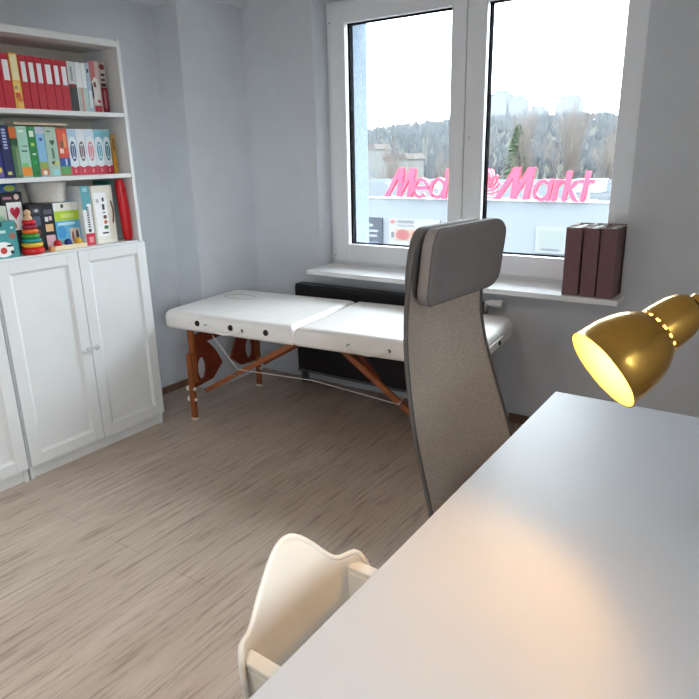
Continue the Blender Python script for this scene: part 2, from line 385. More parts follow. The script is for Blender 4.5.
# ------------------------------------------------------------------ bookcases
def bookcase(y0, label, knobs=True):
    t = thing('bookcase', label, 'bookcase', (-2.97, y0+.4, 0), 0, 'white bookcases along the wall')
    xb, xf = -.15, .14      # back / front
    W = .4
    for s in (-1, 1):
        MB().box(xb, xf, s*W-(.02 if s > 0 else 0), s*W+(.02 if s < 0 else 0), 0, 2.02).build('side_panel', CASE, t, bevel=.0015)
    MB().box(xb, xf, -W+.02, W-.02, 1.985, 2.015).build('top_panel', CASE, t, bevel=.0015)
    for z in (1.035, 1.395, 1.685, .56, .08):
        MB().box(xb+.01, xf-(.003 if z > 1.1 else .005), -W+.02, W-.02, z-.02 if z != 1.035 else z-.012, z if z != 1.035 else 1.055).build('shelf', CASE, t, bevel=.001)
    MB().box(xb+.004, xb+.009, -W+.02, W-.02, .06, 2.0).build('back_panel', BACK, t)
    MB().box(xf-.03, xf-.015, -W+.02, W-.02, 0, .06).build('plinth', CASE, t)
    for s in (-1, 1):
        a, b = (-W+.003, -.002) if s < 0 else (.002, W-.003)
        z0, z1, fr = .072, 1.046, .055
        x0, x1 = xf+.002, xf+.022
        mb = MB().box(x0, x1, a, a+fr, z0, z1).box(x0, x1, b-fr, b, z0, z1).box(x0, x1, a+fr, b-fr, z0, z0+fr).box(x0, x1, a+fr, b-fr, z1-fr, z1)
        # recessed panel with a sloped inner edge
        i = .012; o2 = [(a+fr, z0+fr), (b-fr, z0+fr), (b-fr, z1-fr), (a+fr, z1-fr)]; in2 = [(a+fr+i, z0+fr+i), (b-fr-i, z0+fr+i), (b-fr-i, z1-fr-i), (a+fr+i, z1-fr-i)]
        vs = [(x1-.001, y, z) for y, z in o2]+[(x1-.010, y, z) for y, z in in2]
        mb.add(vs, [(0, 1, 5, 4), (1, 2, 6, 5), (2, 3, 7, 6), (3, 0, 4, 7), (4, 5, 6, 7)])
        d = mb.build('door', CASE, t, bevel=.0012)
        ky = -s*0+(-.020 if s < 0 else .020)
        if knobs:
            MB().lathe([(0, .006), (.010, .005), (.014, .013), (.018, .0145), (.023, .0125), (.026, 0)], (x1, ky, .562), (1, 0, 0), 20).build('knob', mat('pale_knob', (226, 228, 232), .15, metal=.35, noise=.02), d, smooth=40)
    return t
bookcase(1.395, 'white bookcase with open shelves of books above two panelled doors')
bookcase(.583, 'white panelled cabinet cut off by the left edge of the photo')

# books: helper (front face at x=xf, patches slightly proud on the spine) ---------
PM = {}
def pm(c, rough=.45):
    k = tuple(c)
    if k not in PM: PM[k] = mat('print_%02x%02x%02x' % k, c, rough, noise=.04, scale=60)
    return PM[k]
def block(name, label, cat, y0, y1, z0, h, base, patches=(), xf=-2.9, depth=.16, group=None, pages=False, lean=0, parts=()):
    """upright book or box; patches (u0,u1,v0,v1,colour) printed on its front"""
    W = y1-y0; yc = (y0+y1)/2
    mats = [pm(base)]; mb = MB(); g = .0008
    mb.box(-depth, 0, -W/2+g, W/2-g, 0, h)
    if pages:
        mats.append(pm((225, 218, 200))); mb.mat(1).box(-depth+.004, -.004, -W/2+.004, W/2-.004, h, h+.0006)
    def shape(mb, p, k):
        u0, u1, v0, v1 = p[:4]
        if len(p) > 5 and p[5] == 'o':
            n = 20; cu, cv = (u0+u1)/2, (v0+v1)/2
            poly = [((cu+(u1-u0)/2*math.cos(2*PI*i/n)-.5)*W, (cv+(v1-v0)/2*math.sin(2*PI*i/n))*h) for i in range(n)]
        elif len(p) > 5 and p[5] == 'h':
            poly = []
            for i in range(28):
                a = 2*PI*i/28; X = math.sin(a)**3; Y = (13*math.cos(a)-5*math.cos(2*a)-2*math.cos(3*a)-math.cos(4*a))/16
                poly.append((((u0+u1)/2+(u1-u0)/2*X-.5)*W, ((v0+v1)/2+(v1-v0)/2*Y)*h))
        else:
            poly = [((u0-.5)*W, v0*h), ((u1-.5)*W, v0*h), ((u1-.5)*W, v1*h), ((u0-.5)*W, v1*h)]
        mb.mat(k); mb.prism(poly, lambda a, b, t: (t, a, b), .0004+.0002*len(mb.v)/2000.0)
    for p in patches:
        c = p[4]; m = pm(c)
        if m not in mats: mats.append(m)
        shape(mb, p, mats.index(m))
    if not parts:
        o = mb.build(name, mats)
        root = o; tag(o, label, cat, group)
    else:
        root = thing(name, label, cat, group=group)
        mb.build('cover', mats, root)
        for (pn, plab, p) in parts:
            m2 = MB(); shape(m2, p, 0); po = m2.build(pn, pm(p[4]), root)
            for v in po.data.vertices: v.co.x *= 2.0
            if plab: po['label'] = plab
    root.location = (xf, yc, z0); root.rotation_euler = (0, lean, 0)
    return root

# top row: folders and books
ZT = 1.6855
red = (190, 22, 44); wht = (238, 236, 240)
yb = [1.560, 1.6165, 1.662, 1.7025, 1.739, 1.776, 1.814, 1.8605, 1.896, 1.9365]
ordn = ['leftmost', 'second', 'third', 'fourth', 'fifth', 'sixth', 'seventh', 'last']
k = 0
for i in range(9):
    if i == 2:
        block('magazine_folder', 'yellow and cream patterned folder standing between the red binders', 'folder', yb[i], yb[i+1]-.001, ZT, .232, (226, 170, 60),
              [(.12, .88, .52, .97, (238, 226, 178)), (.1, .8, .30, .5, (232, 196, 110)), (.2, .7, .2, .3, (196, 70, 50)), (.35, .95, .03, .14, (240, 190, 90)), (.15, .55, .36, .42, (150, 130, 110), 'o'), (.3, .9, .14, .22, (210, 120, 50))])
        continue
    y0, y1 = yb[i], yb[i+1]-.001
    lb = 'red binder with white spine label, %s of eight red binders on the top shelf' % ordn[k]
    block('ring_binder', lb, 'binder', y0, y1, ZT, .228-.0008*k, red, [(0, 1, .90, .915, (140, 12, 30))], group='red binders on the top shelf',
          parts=[('spine_label', None, (.28, .86, .52, .885, wht))]); k += 1
block('book', 'book with pale upper spine and charcoal lower spine beside the red binders', 'book', 1.937, 1.976, ZT, .222, (206, 212, 214),
      [(0, 1, 0, .55, (66, 62, 66)), (.2, .8, .5, .56, (150, 40, 44)), (.35, .65, .62, .9, (150, 158, 162))], pages=True)
block('book', 'slim white book with grey lower spine, beside the charcoal-and-pale one', 'book', 1.977, 2.009, ZT, .222, (232, 234, 236), [(.1, .9, .02, .5, (186, 186, 180)), (.6, .95, .02, .5, (200, 150, 130))], pages=True)
block('book', 'slim white book with pale green lower spine on the top shelf', 'book', 2.010, 2.034, ZT, .222, (234, 238, 240), [(.1, .9, .02, .5, (180, 204, 200))], pages=True)
block('book', 'pale blue and white book with a small dark mark high on its spine', 'book', 2.035, 2.056, ZT, .225, (176, 194, 214), [(.3, .7, .80, .88, (30, 40, 70)), (.1, .9, .1, .45, (225, 232, 236))], pages=True)
block('board_game_box', 'white box with a big curved red emblem at the right of the top shelf', 'box', 2.057, 2.108, ZT, .235, (214, 190, 186),
      [(0, .55, .62, 1, (196, 110, 112)), (.05, .95, .16, .7, (230, 226, 222), 'o'), (.0, .18, .25, .6, (60, 40, 60), 'o'), (.1, .9, .01, .14, (188, 40, 60)), (.5, .8, .2, .26, (190, 60, 70)), (.25, .5, .5, .6, (120, 40, 50))])
block('book', 'dark red book with black lettering marks above, last on the top shelf', 'book', 2.109, 2.145, ZT, .232, (196, 186, 176),
      [(0, 1, .02, .52, (134, 20, 42)), (.1, .9, .86, .98, (120, 40, 44), 'o'), (.2, .8, .74, .79, (60, 40, 40)), (.2, .8, .64, .69, (60, 40, 40)), (.1, .9, .53, .60, (40, 30, 34)), (.35, .65, .1, .45, (190, 120, 130))], pages=True)

# middle row
ZM = 1.3955; H = .215
def txt(c, v0, v1, n, a=.3, b=.7):
    s = (v1-v0)/n; return [(a, b, v0+i*s, v0+i*s+s*.62, c) for i in range(n)]
block('board_game_box', 'navy blue box with yellow moon low on the spine, left of middle shelf', 'box', 1.500, 1.560, ZM, .226, (40, 44, 120), [(.1, .9, .02, .14, (110, 90, 150)), (.25, .85, .10, .22, (226, 206, 96), 'o')]+txt((200, 206, 232), .5, .92, 8, .45, .75), depth=.2)
block('book', 'dark navy book with white lettering marks beside the moon box', 'book', 1.562, 1.605, ZM, .224, (24, 28, 84), txt((170, 180, 220), .55, .95, 7)+[(.3, .7, .06, .12, (210, 200, 120))], pages=True)
block('book', 'dark green book with an orange top on the middle shelf', 'book', 1.607, 1.640, ZM, .222, (72, 112, 74), [(0, 1, .76, .97, (206, 100, 30)), (0, 1, .62, .76, (30, 74, 40)), (.55, .95, .05, .58, (120, 150, 110))], pages=True)
block('board_game_box', 'pale green box with an orange bottom on the middle shelf', 'box', 1.641, 1.690, ZM, .221, (164, 206, 186), [(.05, .95, .02, .2, (232, 140, 44)), (.1, .7, .2, .28, (120, 190, 110)), (.25, .8, .5, .53, (60, 100, 90)), (.4, .9, .6, .62, (60, 100, 90)), (.2, .7, .88, .92, (230, 240, 236))])
block('board_game_box', 'bright green slim box with white square near its top', 'box', 1.691, 1.728, ZM, .219, (30, 132, 60), [(.25, .8, .80, .92, (226, 236, 226)), (.3, .7, .62, .68, (190, 220, 120)), (.3, .75, .44, .47, (210, 230, 210)), (.2, .7, .25, .33, (40, 160, 90)), (.4, .8, .05, .1, (20, 90, 44))])
block('board_game_box', 'light blue slim box with orange bottom and small dark bird mark', 'box', 1.729, 1.772, ZM, .219, (134, 186, 222), [(.05, .95, .02, .16, (206, 120, 60)), (.25, .75, .03, .13, (240, 226, 214), 'o'), (.05, .95, .16, .3, (150, 170, 80)), (.35, .7, .72, .78, (50, 60, 130), 'o'), (0, 1, .86, 1, (190, 196, 214))])
block('board_game_box', 'wide grey-green box with dark leaf emblem on its spine', 'box', 1.773, 1.832, ZM, .219, (170, 196, 178), [(.35, .75, .62, .76, (50, 74, 60), 'h'), (.42, .62, .36, .58, (90, 120, 100)), (.3, .7, .24, .31, (30, 34, 40), 'o'), (.5, .9, .24, .3, (214, 206, 90), 'o'), (.3, .8, .02, .14, (150, 214, 222)), (.2, .5, .9, .93, (60, 80, 60))])
block('board_game_box', 'red, blue and green box beside the row of matching games', 'box', 1.833, 1.886, ZM, .213, (214, 80, 60), [(0, 1, .02, .2, (90, 160, 90)), (0, 1, .2, .38, (34, 84, 160)), (.1, .9, .44, .95, (222, 84, 62)), (.25, .55, .58, .75, (110, 96, 70), 'o'), (.15, .5, .48, .58, (244, 220, 200)), (.6, .85, .6, .9, (236, 150, 100)), (.55, .7, .22, .36, (220, 220, 230))])
cols = [((40, 70, 130), (170, 200, 226), 'with a navy oval'), ((116, 84, 84), (222, 226, 232), 'with a brown oval'), ((214, 130, 140), (206, 222, 232), 'with a pink oval'), ((96, 170, 190), (120, 186, 206), 'with a light teal oval'), ((36, 120, 136), (130, 190, 204), 'with a dark teal oval')]
ye = [1.887, 1.934, 1.982, 2.032, 2.080, 2.124]
for i, (oc, tc_, ln) in enumerate(cols):
    block('board_game_box', 'white matching game box %s and a red foot on middle shelf' % ln, 'box', ye[i], ye[i+1]-.001, ZM, .2125, (226, 234, 240),
          [(0, 1, .0, .2, (198, 40, 66)), (.05, .95, .17, .36, (226, 234, 240), 'o'), (0, 1, .72, .99, tc_), (.06, .94, .6, .84, (226, 234, 240), 'o'), (.18, .84, .3, .74, oc, 'o'), (.38, .66, .36, .68, (210, 220, 228)), (.44, .6, .4, .64, oc), (.4, .6, .05, .13, (232, 140, 150))], group='matching game boxes with red feet')
block('book', 'mustard yellow thin book leaning last on the middle shelf', 'book', 2.128, 2.152, ZM, .19, (196, 150, 70), [(.1, .9, .05, .4, (214, 150, 40)), (.3, .7, .6, .9, (120, 90, 50))], pages=True)
o = MB().box(-.08, .0, -.13, .13, 0, .004).mat(1).box(-.078, -.002, -.127, .127, .004, .007).mat(0).box(-.08, 0, -.13, .13, .007, .011).build('booklet', [pm((196, 176, 140)), pm((226, 220, 204))])
tag(o, 'thin tan booklet lying flat on top of the middle row', 'booklet'); o.location = (-2.905, 1.77, ZM+.2265)

# lower compartment
ZL = 1.0555
t = block('board_game_box', 'teal box with a white cow picture at the front of the lower shelf', 'box', 1.418, 1.540, ZL, .160, (66, 146, 150),
      [(.05, .8, .03, .45, (236, 236, 234), 'o'), (.3, .55, .12, .30, (190, 60, 60), 'o'), (.66, .8, .1, .2, (30, 30, 34), 'o'), (.02, .12, .2, .3, (30, 30, 34), 'o'), (.7, .95, .5, .68, (150, 96, 80), 'o'), (.2, .6, .68, .76, (190, 222, 220)), (.25, .5, .86, .98, (20, 40, 44)), (.55, .8, .3, .36, (30, 30, 34), 'o'), (.8, .9, .78, .84, (210, 230, 228), 'o')], xf=-2.852, depth=.035, lean=0)
t = block('board_game_box', 'black box with a red heart on a white card, behind the cow box', 'box', 1.553, 1.654, ZL, .275, (24, 20, 24),
      [(.22, .92, .38, .84, (240, 236, 236)), (.34, .8, .55, .79, (200, 36, 70), 'h'), (.3, .55, .40, .52, (180, 120, 80), 'o'), (.62, .86, .88, .97, (230, 200, 190), 'o'), (.1, .5, .89, .93, (190, 120, 140)), (.02, .16, .5, .7, (190, 110, 140))], xf=-2.965, depth=.07)
t = block('board_game_box', 'pale green and beige box behind the cow box, at photo left edge', 'box', 1.470, 1.550, ZL, .22, (206, 214, 196), [(.3, .9, .5, .8, (150, 190, 160), 'o'), (.3, .9, .1, .4, (220, 190, 160))], xf=-2.925, depth=.05)
t = block('toy_pouch', 'blue and lime pouch on the pale boxes at far left of lower shelf', 'pouch', 1.520, 1.640, ZL+.2755, .04, (36, 84, 150), [(.5, .95, .1, .8, (150, 170, 60), 'o')], xf=-2.972, depth=.05)
BLK = (22, 22, 28)
block('board_game_box', 'black box with columns of small picture tiles under the white basket', 'box', 1.657, 1.772, ZL, .215, BLK,
      [(.55, .95, .03, .32, (226, 180, 190)), (.58, .92, .40, .56, (232, 190, 140)), (.6, .74, .62, .72, (230, 230, 232)), (.78, .9, .64, .73, (220, 200, 210)), (.58, .95, .78, .88, (90, 90, 100)), (.1, .4, .55, .75, (70, 90, 110)), (.12, .36, .35, .48, (120, 60, 70), 'o'), (.15, .4, .12, .25, (60, 90, 70), 'o'), (.1, .42, .82, .92, (70, 74, 84)), (.2, .36, .84, .9, (200, 200, 206), 'o')], xf=-2.925, depth=.165)
block('board_game_box', 'light blue picture box with a lime stripe, right of the black tile box', 'box', 1.775, 1.905, ZL, .215, (96, 176, 214),
      [(0, 1, .82, 1, (232, 230, 222)), (0, 1, .6, .82, (176, 206, 50)), (.25, .8, .66, .75, (206, 222, 120)), (.3, .42, .88, .97, (60, 50, 50), 'o'), (.05, .4, .2, .5, (60, 150, 206), 'o'), (.55, .95, .03, .42, (222, 206, 190)), (.6, .7, .1, .35, (150, 90, 80), 'o'), (.78, .9, .1, .38, (80, 70, 80), 'o'), (.1, .5, .04, .18, (90, 180, 160)), (.1, .8, .5, .56, (190, 226, 240))], xf=-2.925, depth=.165)
block('board_game_box', 'teal, white and red narrow box beside the white picture board', 'box', 1.908, 1.958, ZL, .288, (232, 234, 236),
      [(0, 1, 0, .2, (206, 36, 60)), (0, 1, .70, 1, (90, 164, 176)), (.0, .5, .6, .72, (90, 164, 176)), (.25, .75, .9, .97, (160, 206, 210))]+txt((60, 62, 70), .3, .66, 9, .4, .66)+[(.35, .7, .22, .28, (60, 62, 70), 'o'), (.3, .8, .04, .14, (232, 150, 160))], xf=-2.89, depth=.19)
t = block('toy_box', 'white upright toy box with small picture symbols and a brown cord handle', 'box', 1.972, 2.092, ZL, .285, (230, 226, 214),
      [(.08, .66, .12, .88, (244, 244, 246)), (.45, .55, .72, .80, (40, 36, 34), 'o'), (.42, .54, .58, .68, (40, 44, 60)), (.42, .56, .52, .55, (120, 150, 170)), (.42, .6, .42, .49, (90, 40, 30), 'o'), (.42, .6, .33, .40, (190, 110, 60), 'o'), (.40, .62, .24, .31, (60, 110, 60), 'o'), (.3, .6, .16, .19, (60, 50, 44)), (.15, .3, .7, .78, (190, 190, 196), 'o')], xf=-2.895, depth=.12,
      parts=[('front_sticker', None, (.7, .98, .05, .55, (222, 216, 200)))])
MB().tube([(.002, .042+.010*math.sin(PI*i/10), .095+.115*(1-i/10)) for i in range(11)], [.002]+[.004]*9+[.002], 8).build('cord_handle', pm((120, 82, 64)), t, smooth=60)
block('board_game_box', 'dark green box peeking out behind the white toy box', 'box', 2.094, 2.120, ZL, .305, (30, 110, 100), [(.1, .9, .75, .95, (40, 140, 124))], xf=-2.93, depth=.12)
# red cloth roll, curved
t = thing('cloth_roll', 'glossy red rolled cloth standing at the right of the lower shelf', 'cloth', (-2.855, 2.147, ZL))
pts = [(-.03, .026-.014*(1-(i/12)**1.6)*1.9+.0, .001+.302*i/12) for i in range(13)]
pts = [(-.03, .002-.014*(i/12)**2, .002+.310*i/12) for i in range(13)]
mb = MB().tube(pts, [.020, .024, .0255, .026, .0265, .027, .027, .027, .027, .0265, .026, .025, .018], 16)
mb.build('body', mat('red_vinyl', (206, 20, 30), .3, noise=.08, scale=30, bump=.4, bscale=40), t, smooth=60)
MB().tube([(-.028, -.033, .255), (-.0015, -.006, .26), (-.028, .017, .265)], .004, 8).build('tie_band', pm((150, 12, 22)), t, smooth=60)
# stacking rings
t = thing('stacking_ring_toy', 'rainbow stacking ring tower with a wooden figure on top', 'toy', (-2.868, 1.612, ZL))
z = .0
ring_c = [('red', (206, 34, 34)), ('yellow', (232, 186, 60)), ('teal', (30, 140, 140)), ('green', (60, 150, 60)), ('orange', (226, 110, 40)), ('purple', (150, 30, 60)), ('crimson', (206, 30, 44))]
rr = [.050, .046, .042, .039, .036, .032, .029]
for (nm, c), r_ in zip(ring_c, rr):
    h = .032 if nm == 'red' else .0205
    prof = [(z+h/2+h/2*math.sin(a), r_-h/2+h/2*math.cos(a)) for a in (R(-90+180*i/8) for i in range(9))]
    o = MB().lathe([(z, .006)]+prof+[(z+h, .006)], n=28).build('ring', pm(c, .3), t, smooth=50); o['label'] = nm+' ring'
    z += h
MB().lathe([(0, .0055), (z+.004, .0055)], n=12, cap=True).build('peg', pm((216, 170, 120)), t)
MB().lathe([(z, .018), (z+.012, .016), (z+.02, .010), (z+.022, .013), (z+.032, .016), (z+.042, .012), (z+.047, 0)], n=20).build('figure_top', pm((222, 184, 144)), t, smooth=60)
# small push toy with coloured domes
t = thing('wooden_toy', 'little wooden toy with red, blue and yellow balls on the shelf edge', 'toy', (-2.872, 1.795, ZL))
MB().box(-.02, .022, -.085, .085, 0, .022).build('base', pm((232, 214, 180)), t, bevel=.003)
for y, c, n_ in ((-.055, (200, 30, 40), 'red'), (.0, (34, 56, 130), 'blue'), (.053, (226, 176, 50), 'yellow')):
    o = MB().sphere((0, y, .030), .019, 18).build('ball', pm(c, .3), t, smooth=60); o['label'] = n_+' ball'
t2 = MB().box(-.012, .012, -.010, .010, 0, .022).build('toy_block', pm((214, 150, 100)), bevel=.002); tag(t2, 'small orange wooden block between ring tower and ball toy', 'block'); t2.location = (-2.862, 1.700, ZL)
# basket
t = thing('basket', 'white woven fabric basket sitting on the boxes of the lower shelf', 'basket', (-3.004, 1.805, ZL+.2158))
prof = [(0, 0), (0, .074), (.004, .081)]+[(.004+.0046*i, .082+.009*i/20+(.0012 if i % 2 else 0)) for i in range(1, 21)]+[(.099, .087), (.010, .076), (.010, 0)]
MB().lathe(prof, n=40).build('body', mat('woven_white', (206, 202, 196), .9, noise=.1, scale=150, bump=.6, bscale=300), t, smooth=50)
MB().lathe([(.093, .0925), (.0965, .0945), (.100, .0925), (.0965, .0895), (.093, .0925)], n=40).build('rim', pm((196, 190, 182)), t, smooth=60)

# ------------------------------------------------------------------ massage table
th = R(5.2)
mt = thing('massage_table', 'cream folding massage table with wooden legs below the window', 'massage table', (-2.865, 2.286, 0), th)
L, Wd, ZT_, TH = 1.835, .68, .645, .098
def cushion(x0, x1, rl, rr_):
    # rounded slab: outline rings swept over a soft edge profile
    def outline(ins):
        pts = []
        for cx, cy, a0, r in ((x1, Wd, 0, rr_), (x0, Wd, 90, rl), (x0, 0, 180, rl), (x1, 0, 270, rr_)):
            r2 = max(r-ins, .004)
            sx = -1 if a0 in (0, 270) else 1; sy = -1 if a0 in (0, 90) else 1
            ccx = cx+sx*(ins+r2); ccy = cy+sy*(ins+r2)
            for i in range(9):
                a = R(a0+90*i/8); pts.append((ccx+r2*math.cos(a), ccy+r2*math.sin(a)))
        return pts
    prof = [(.012, ZT_-TH), (.002, ZT_-TH+.008), (0, ZT_-TH+.02), (0, ZT_-.040), (.004, ZT_-.022), (.014, ZT_-.008), (.030, ZT_-.001), (.05, ZT_)]
    vs = []; n = 36
    for ins, z in prof: vs += [(x, y, z) for x, y in outline(ins)]
    fs = []
    for i in range(len(prof)-1):
        for j in range(n): fs.append((i*n+j, i*n+(j+1) % n, (i+1)*n+(j+1) % n, (i+1)*n+j))
    fs += [tuple(range(n))[::-1], tuple(range((len(prof)-1)*n, len(prof)*n))]
    return MB().add(vs, fs)
MID = .898
ch = cushion(0, MID-.001, .06, .012).build('cushion', LEATHER, mt, smooth=50); ch['label'] = 'left cushion half with face hole'
cf = cushion(MID+.001, L, .012, .09).build('cushion', LEATHER, mt, smooth=50); cf['label'] = 'right cushion half'
# face hole plug outline
plug = [(.20+.115*math.cos(2*PI*i/32)*(1.0), .47+.055*math.sin(2*PI*i/32), ZT_+.0008) for i in range(33)]
MB().tube(plug, .0022, 6).build('face_hole_seam', mat('seam_grey', (190, 188, 184), .6, noise=.05), ch, smooth=60)  # grey seam line around the plug
MB().lathe([(0, 0), (0, .018), (.004, .018), (.006, .013), (.006, 0)], (.33, .47, ZT_), (0, 0, 1), 18).build('face_hole_cap', LEATHER, ch, smooth=50)
mb = MB()
for x in (.27, .50, .73):
    mb.lathe([(0, 0), (0, .017), (.003, .016), (.003, .011), (.0008, .0105), (.0008, 0)], (x, 0, .597), (0, -1, 0), 18)
for i, x in enumerate((.27, .50, .73)):
    MB().lathe([(-.001, .0001), (-.001, .0165), (.003, .0155), (.003, .011), (.001, .0105), (.001, 0)], (x, 0, .597), (0, -1, 0), 18).build('accessory_port', HOLE, ch, smooth=40)
def handle(x0, x1, par):
    pts = [(x0+(x1-x0)*i/12, -.004-.010*math.sin(PI*i/12), .590-.028*math.sin(PI*i/12)) for i in range(13)]
    MB().tube(pts, .0075, 8).build('carry_handle', LEATHER, par, smooth=60)
    for x in (x0, x1):
        MB().lathe([(0, .010), (.005, .009), (.007, .004), (.007, 0)], (x, 0, .590), (0, -1, 0), 14).build('rivet', GREYMETAL, par, smooth=40)
handle(.33, .575, ch); handle(1.215, 1.43, cf)
pts = [(L-.012, .25+.18*i/8, .585-.02*math.sin(PI*i/8)) for i in range(9)]
MB().box(L-.02, L+.004, .21, .44, .560, .60).build('end_plate', CREAMPL, cf, bevel=.004)
MB().lathe([(0, 0), (0, .012), (.006, .012), (.006, 0)], (L+.003, .37, .582), (1, 0, 0), 16).build('end_port', HOLE, cf, smooth=40)
# wooden under-frame rails
mb = MB()
zf = ZT_-TH
for a, b in ((.03, MID-.01), (MID+.01, L-.03)):
    a += .09 if a < .5 else .02; b -= .09 if b > 1 else .02; mb.box(a, b, .12, .14, zf-.02, zf).box(a, b, Wd-.14, Wd-.12, zf-.02, zf).box(a, a+.02, .14, Wd-.14, zf-.02, zf).box(b-.02, b, .14, Wd-.14, zf-.02, zf)
mb.build('under_frame', WOODRED, mt)
def leg(x, y, front=True):
    m = MB().box(x-.016, x+.016, y-.012, y+.012, .22, zf)
    o = m.build('leg', WOOD, mt, bevel=.003)
    s = -1 if front else 1
    MB().box(x-.016, x+.016, y+s*.028-.012, y+s*.028+.012, .012, .40).build('leg_extension', WOOD, o, bevel=.003)
    MB().box(x-.018, x+.018, y+s*.028-.014, y+s*.028+.014, 0, .012).build('rubber_foot', CREAMPL, o, bevel=.003)
    for z in (.19, .125):
        MB().lathe([(0, .012), (.006, .014), (.016, .016), (.020, .012), (.020, 0)], (x-.016, y+s*.028, z), (-1, 0, 0), 14).build('knob', CREAMPL, o, smooth=50)
        MB().lathe([(0, .010), (.008, .009), (.008, 0)], (x+.016, y+s*.028, z), (1, 0, 0), 14).build('knob', CREAMPL, o, smooth=50)
    return o
for x in (.16, L-.14):
    leg(x, .055); leg(x, Wd-.055, False)
# end panels with a large oval cut out (wide board between the legs)
for x in (.16, L-.14):
    outl = [(.058, .19), (.058, .435), (.17, .445), (.24, .375), (.30, .275), (.205, .20)]
    cy, cz = .118, .290
    def hit(an):
        dx, dz = math.cos(an), math.sin(an); best = 9
        for (ax, az), (bx, bz) in zip(outl, outl[1:]+outl[:1]):
            ex, ez = bx-ax, bz-az; det = dx*(-ez)+ex*dz
            if abs(det) < 1e-9: continue
            t = ((ax-cx_)*(-ez)+ex*(az-cz))/det; u = (dx*(az-cz)-dz*(ax-cx_))/det
            if t > 0 and -1e-6 <= u <= 1.000001: best = min(best, t)
        return best
    cx_ = cy
    for mir in (0, 1):
        def fn(i, j):
            an = 2*PI*i; t = hit(an); iy, iz = .036*math.cos(an), .066*math.sin(an)
            oy, oz = t*math.cos(an), t*math.sin(an)
            y = cy+iy+(oy-iy)*j; z = cz+iz+(oz-iz)*j
            return (x, Wd-y if mir else y, z)
        MB().grid(fn, 61, 3).build('end_panel', WOODRED, mt, solid=.014)
    MB().box(x-.012, x+.012, .07, Wd-.07, .44, .50).build('cross_rail', WOODRED, mt, bevel=.002)
# diagonal braces (front and back pairs)
for yy in (.06, Wd-.06):
    for sgn, xa in ((1, 0), (-1, L)):
        A, B = ((.215, yy+.02, .17), (.86, yy+.02, zf-.006)) if sgn > 0 else ((1.635, yy+.02, .17), (1.13, yy+.02, zf-.006))
        o = MB().bar(A, B, .020, .028).build('brace', WOOD, mt, bevel=.002)
        Pm = Vector(A).lerp(Vector(B), .36)
        MB().lathe([(-.004, 0), (-.004, .010), (.026, .010), (.026, 0)], Pm+Vector((0, .012, 0)), (0, -1, 0), 12).build('brace_bolt', GREYMETAL, o)
        C_ = Vector(A).lerp(Vector(B), .83); E_ = (xa+sgn*.60, yy+.045, zf-.012)
        MB().bar(Vector(A).lerp(Vector(B), .62)+Vector((0, .024, 0)), (Vector(A).lerp(Vector(B), .9).x+(.09 if sgn > 0 else .02), yy+.044, zf-.006), .016, .024).build('brace', WOODRED, mt, bevel=.002)
# support cords
for yy, dz in ((.045, 0), (Wd-.03, 0)):
    pts = [(.33, yy, .525), (.49, yy, .35), (.975, yy, .362), (1.46, yy, .315), (1.58, yy, .525)]
    MB().tube(pts, .0022, 6).build('support_cord', WIRE, mt)

# ------------------------------------------------------------------ desk
DX0, DX1, DY0, DY1, DZ = -.524, .29, .28, 1.888, .745
dk = thing('desk', 'large plain white desk under the brass lamp', 'desk', ((DX0+DX1)/2, (DY0+DY1)/2, 0))
hx, hy = (DX1-DX0)/2, (DY1-DY0)/2
MB().box(-hx, hx, -hy, hy, DZ-.03, DZ).build('desktop', DESKM, dk, bevel=.002)
for sx in (-1, 1):
    for sy in (-1, 1):
        MB().box(sx*(hx-.16)-.025, sx*(hx-.16)+.025, sy*(hy-.08)-.025, sy*(hy-.08)+.025, 0, DZ-.03).build('leg', WHITE, dk, bevel=.003)
for yy in (hy-.08, -hy+.08): MB().box(-hx+.18, hx-.18, yy-.01, yy+.01, DZ-.09, DZ-.03).build('apron', WHITE, dk)

# ------------------------------------------------------------------ brass lamp
LO = Vector((-.2125, 1.025, 1.126)); LN = Vector((-.603, -.592, -.535)).normalized()
lp = thing('desk_lamp', 'lit brass bell-shaped lamp leaning in over the white desk', 'lamp', (.16, 1.36, DZ))
def ll(p): return Vector(p)-Vector((.16, 1.36, DZ))
prof = [(-.002, .0735), (.0, .0725), (.003, .0710), (.018, .0705), (.036, .0690), (.054, .0655), (.070, .0605), (.083, .0545), (.093, .0480), (.098, .0445), (.1015, .0410), (.106, .0400)]
sh = MB().lathe(prof, ll(LO), -LN, 64, skip=lambda i, j: i == 10 and j % 4 < 2).build('lamp_shade', [BRASS], lp, smooth=35)
prin = [(p, r_-.0018) for p, r_ in prof]
MB().lathe(prin, ll(LO), -LN, 64, skip=lambda i, j: i == 10 and j % 4 < 2).build('shade_lining', ENAMEL, sh, smooth=35)
MB().lathe([(.106, .0400), (.120, .0398), (.145, .0372), (.164, .032), (.174, .025), (.178, .016), (.188, .016), (.188, 0)], ll(LO), -LN, 40).build('socket_cap', BRASS, lp, smooth=35)
MB().lathe([(.1062, .0384), (.120, .0380), (.145, .0354), (.162, .030), (.163, 0)], ll(LO), -LN, 40).build('vent_reflector', mat('bright_enamel', (252, 246, 230), .5, noise=.01), lp, smooth=35)  # pale inner reflector added so the vent gaps look brighter
bo = ll(LO)-LN*.056
MB().sphere(bo, .016, 20).build('bulb', BULB, lp, smooth=60)
MB().lathe([(.08, .014), (.11, .016)], ll(LO), -LN, 16, cap=True).build('bulb_holder', PLASTIC, lp)
J = ll(LO)-LN*.188
MB().sphere(J+Vector((.012, .006, .012)), .013, 14).build('joint', CHAIRBLK, lp, smooth=60)
arm_top = Vector((.0, .0, .47))
MB().tube([J+Vector((.012, .006, .012)), J+Vector((.10, .06, .05)), Vector((-.05, -.02, .50)), Vector((0, 0, .46)), Vector((0, 0, .02))], .0075, 12).build('arm', BRASS, lp, smooth=50)
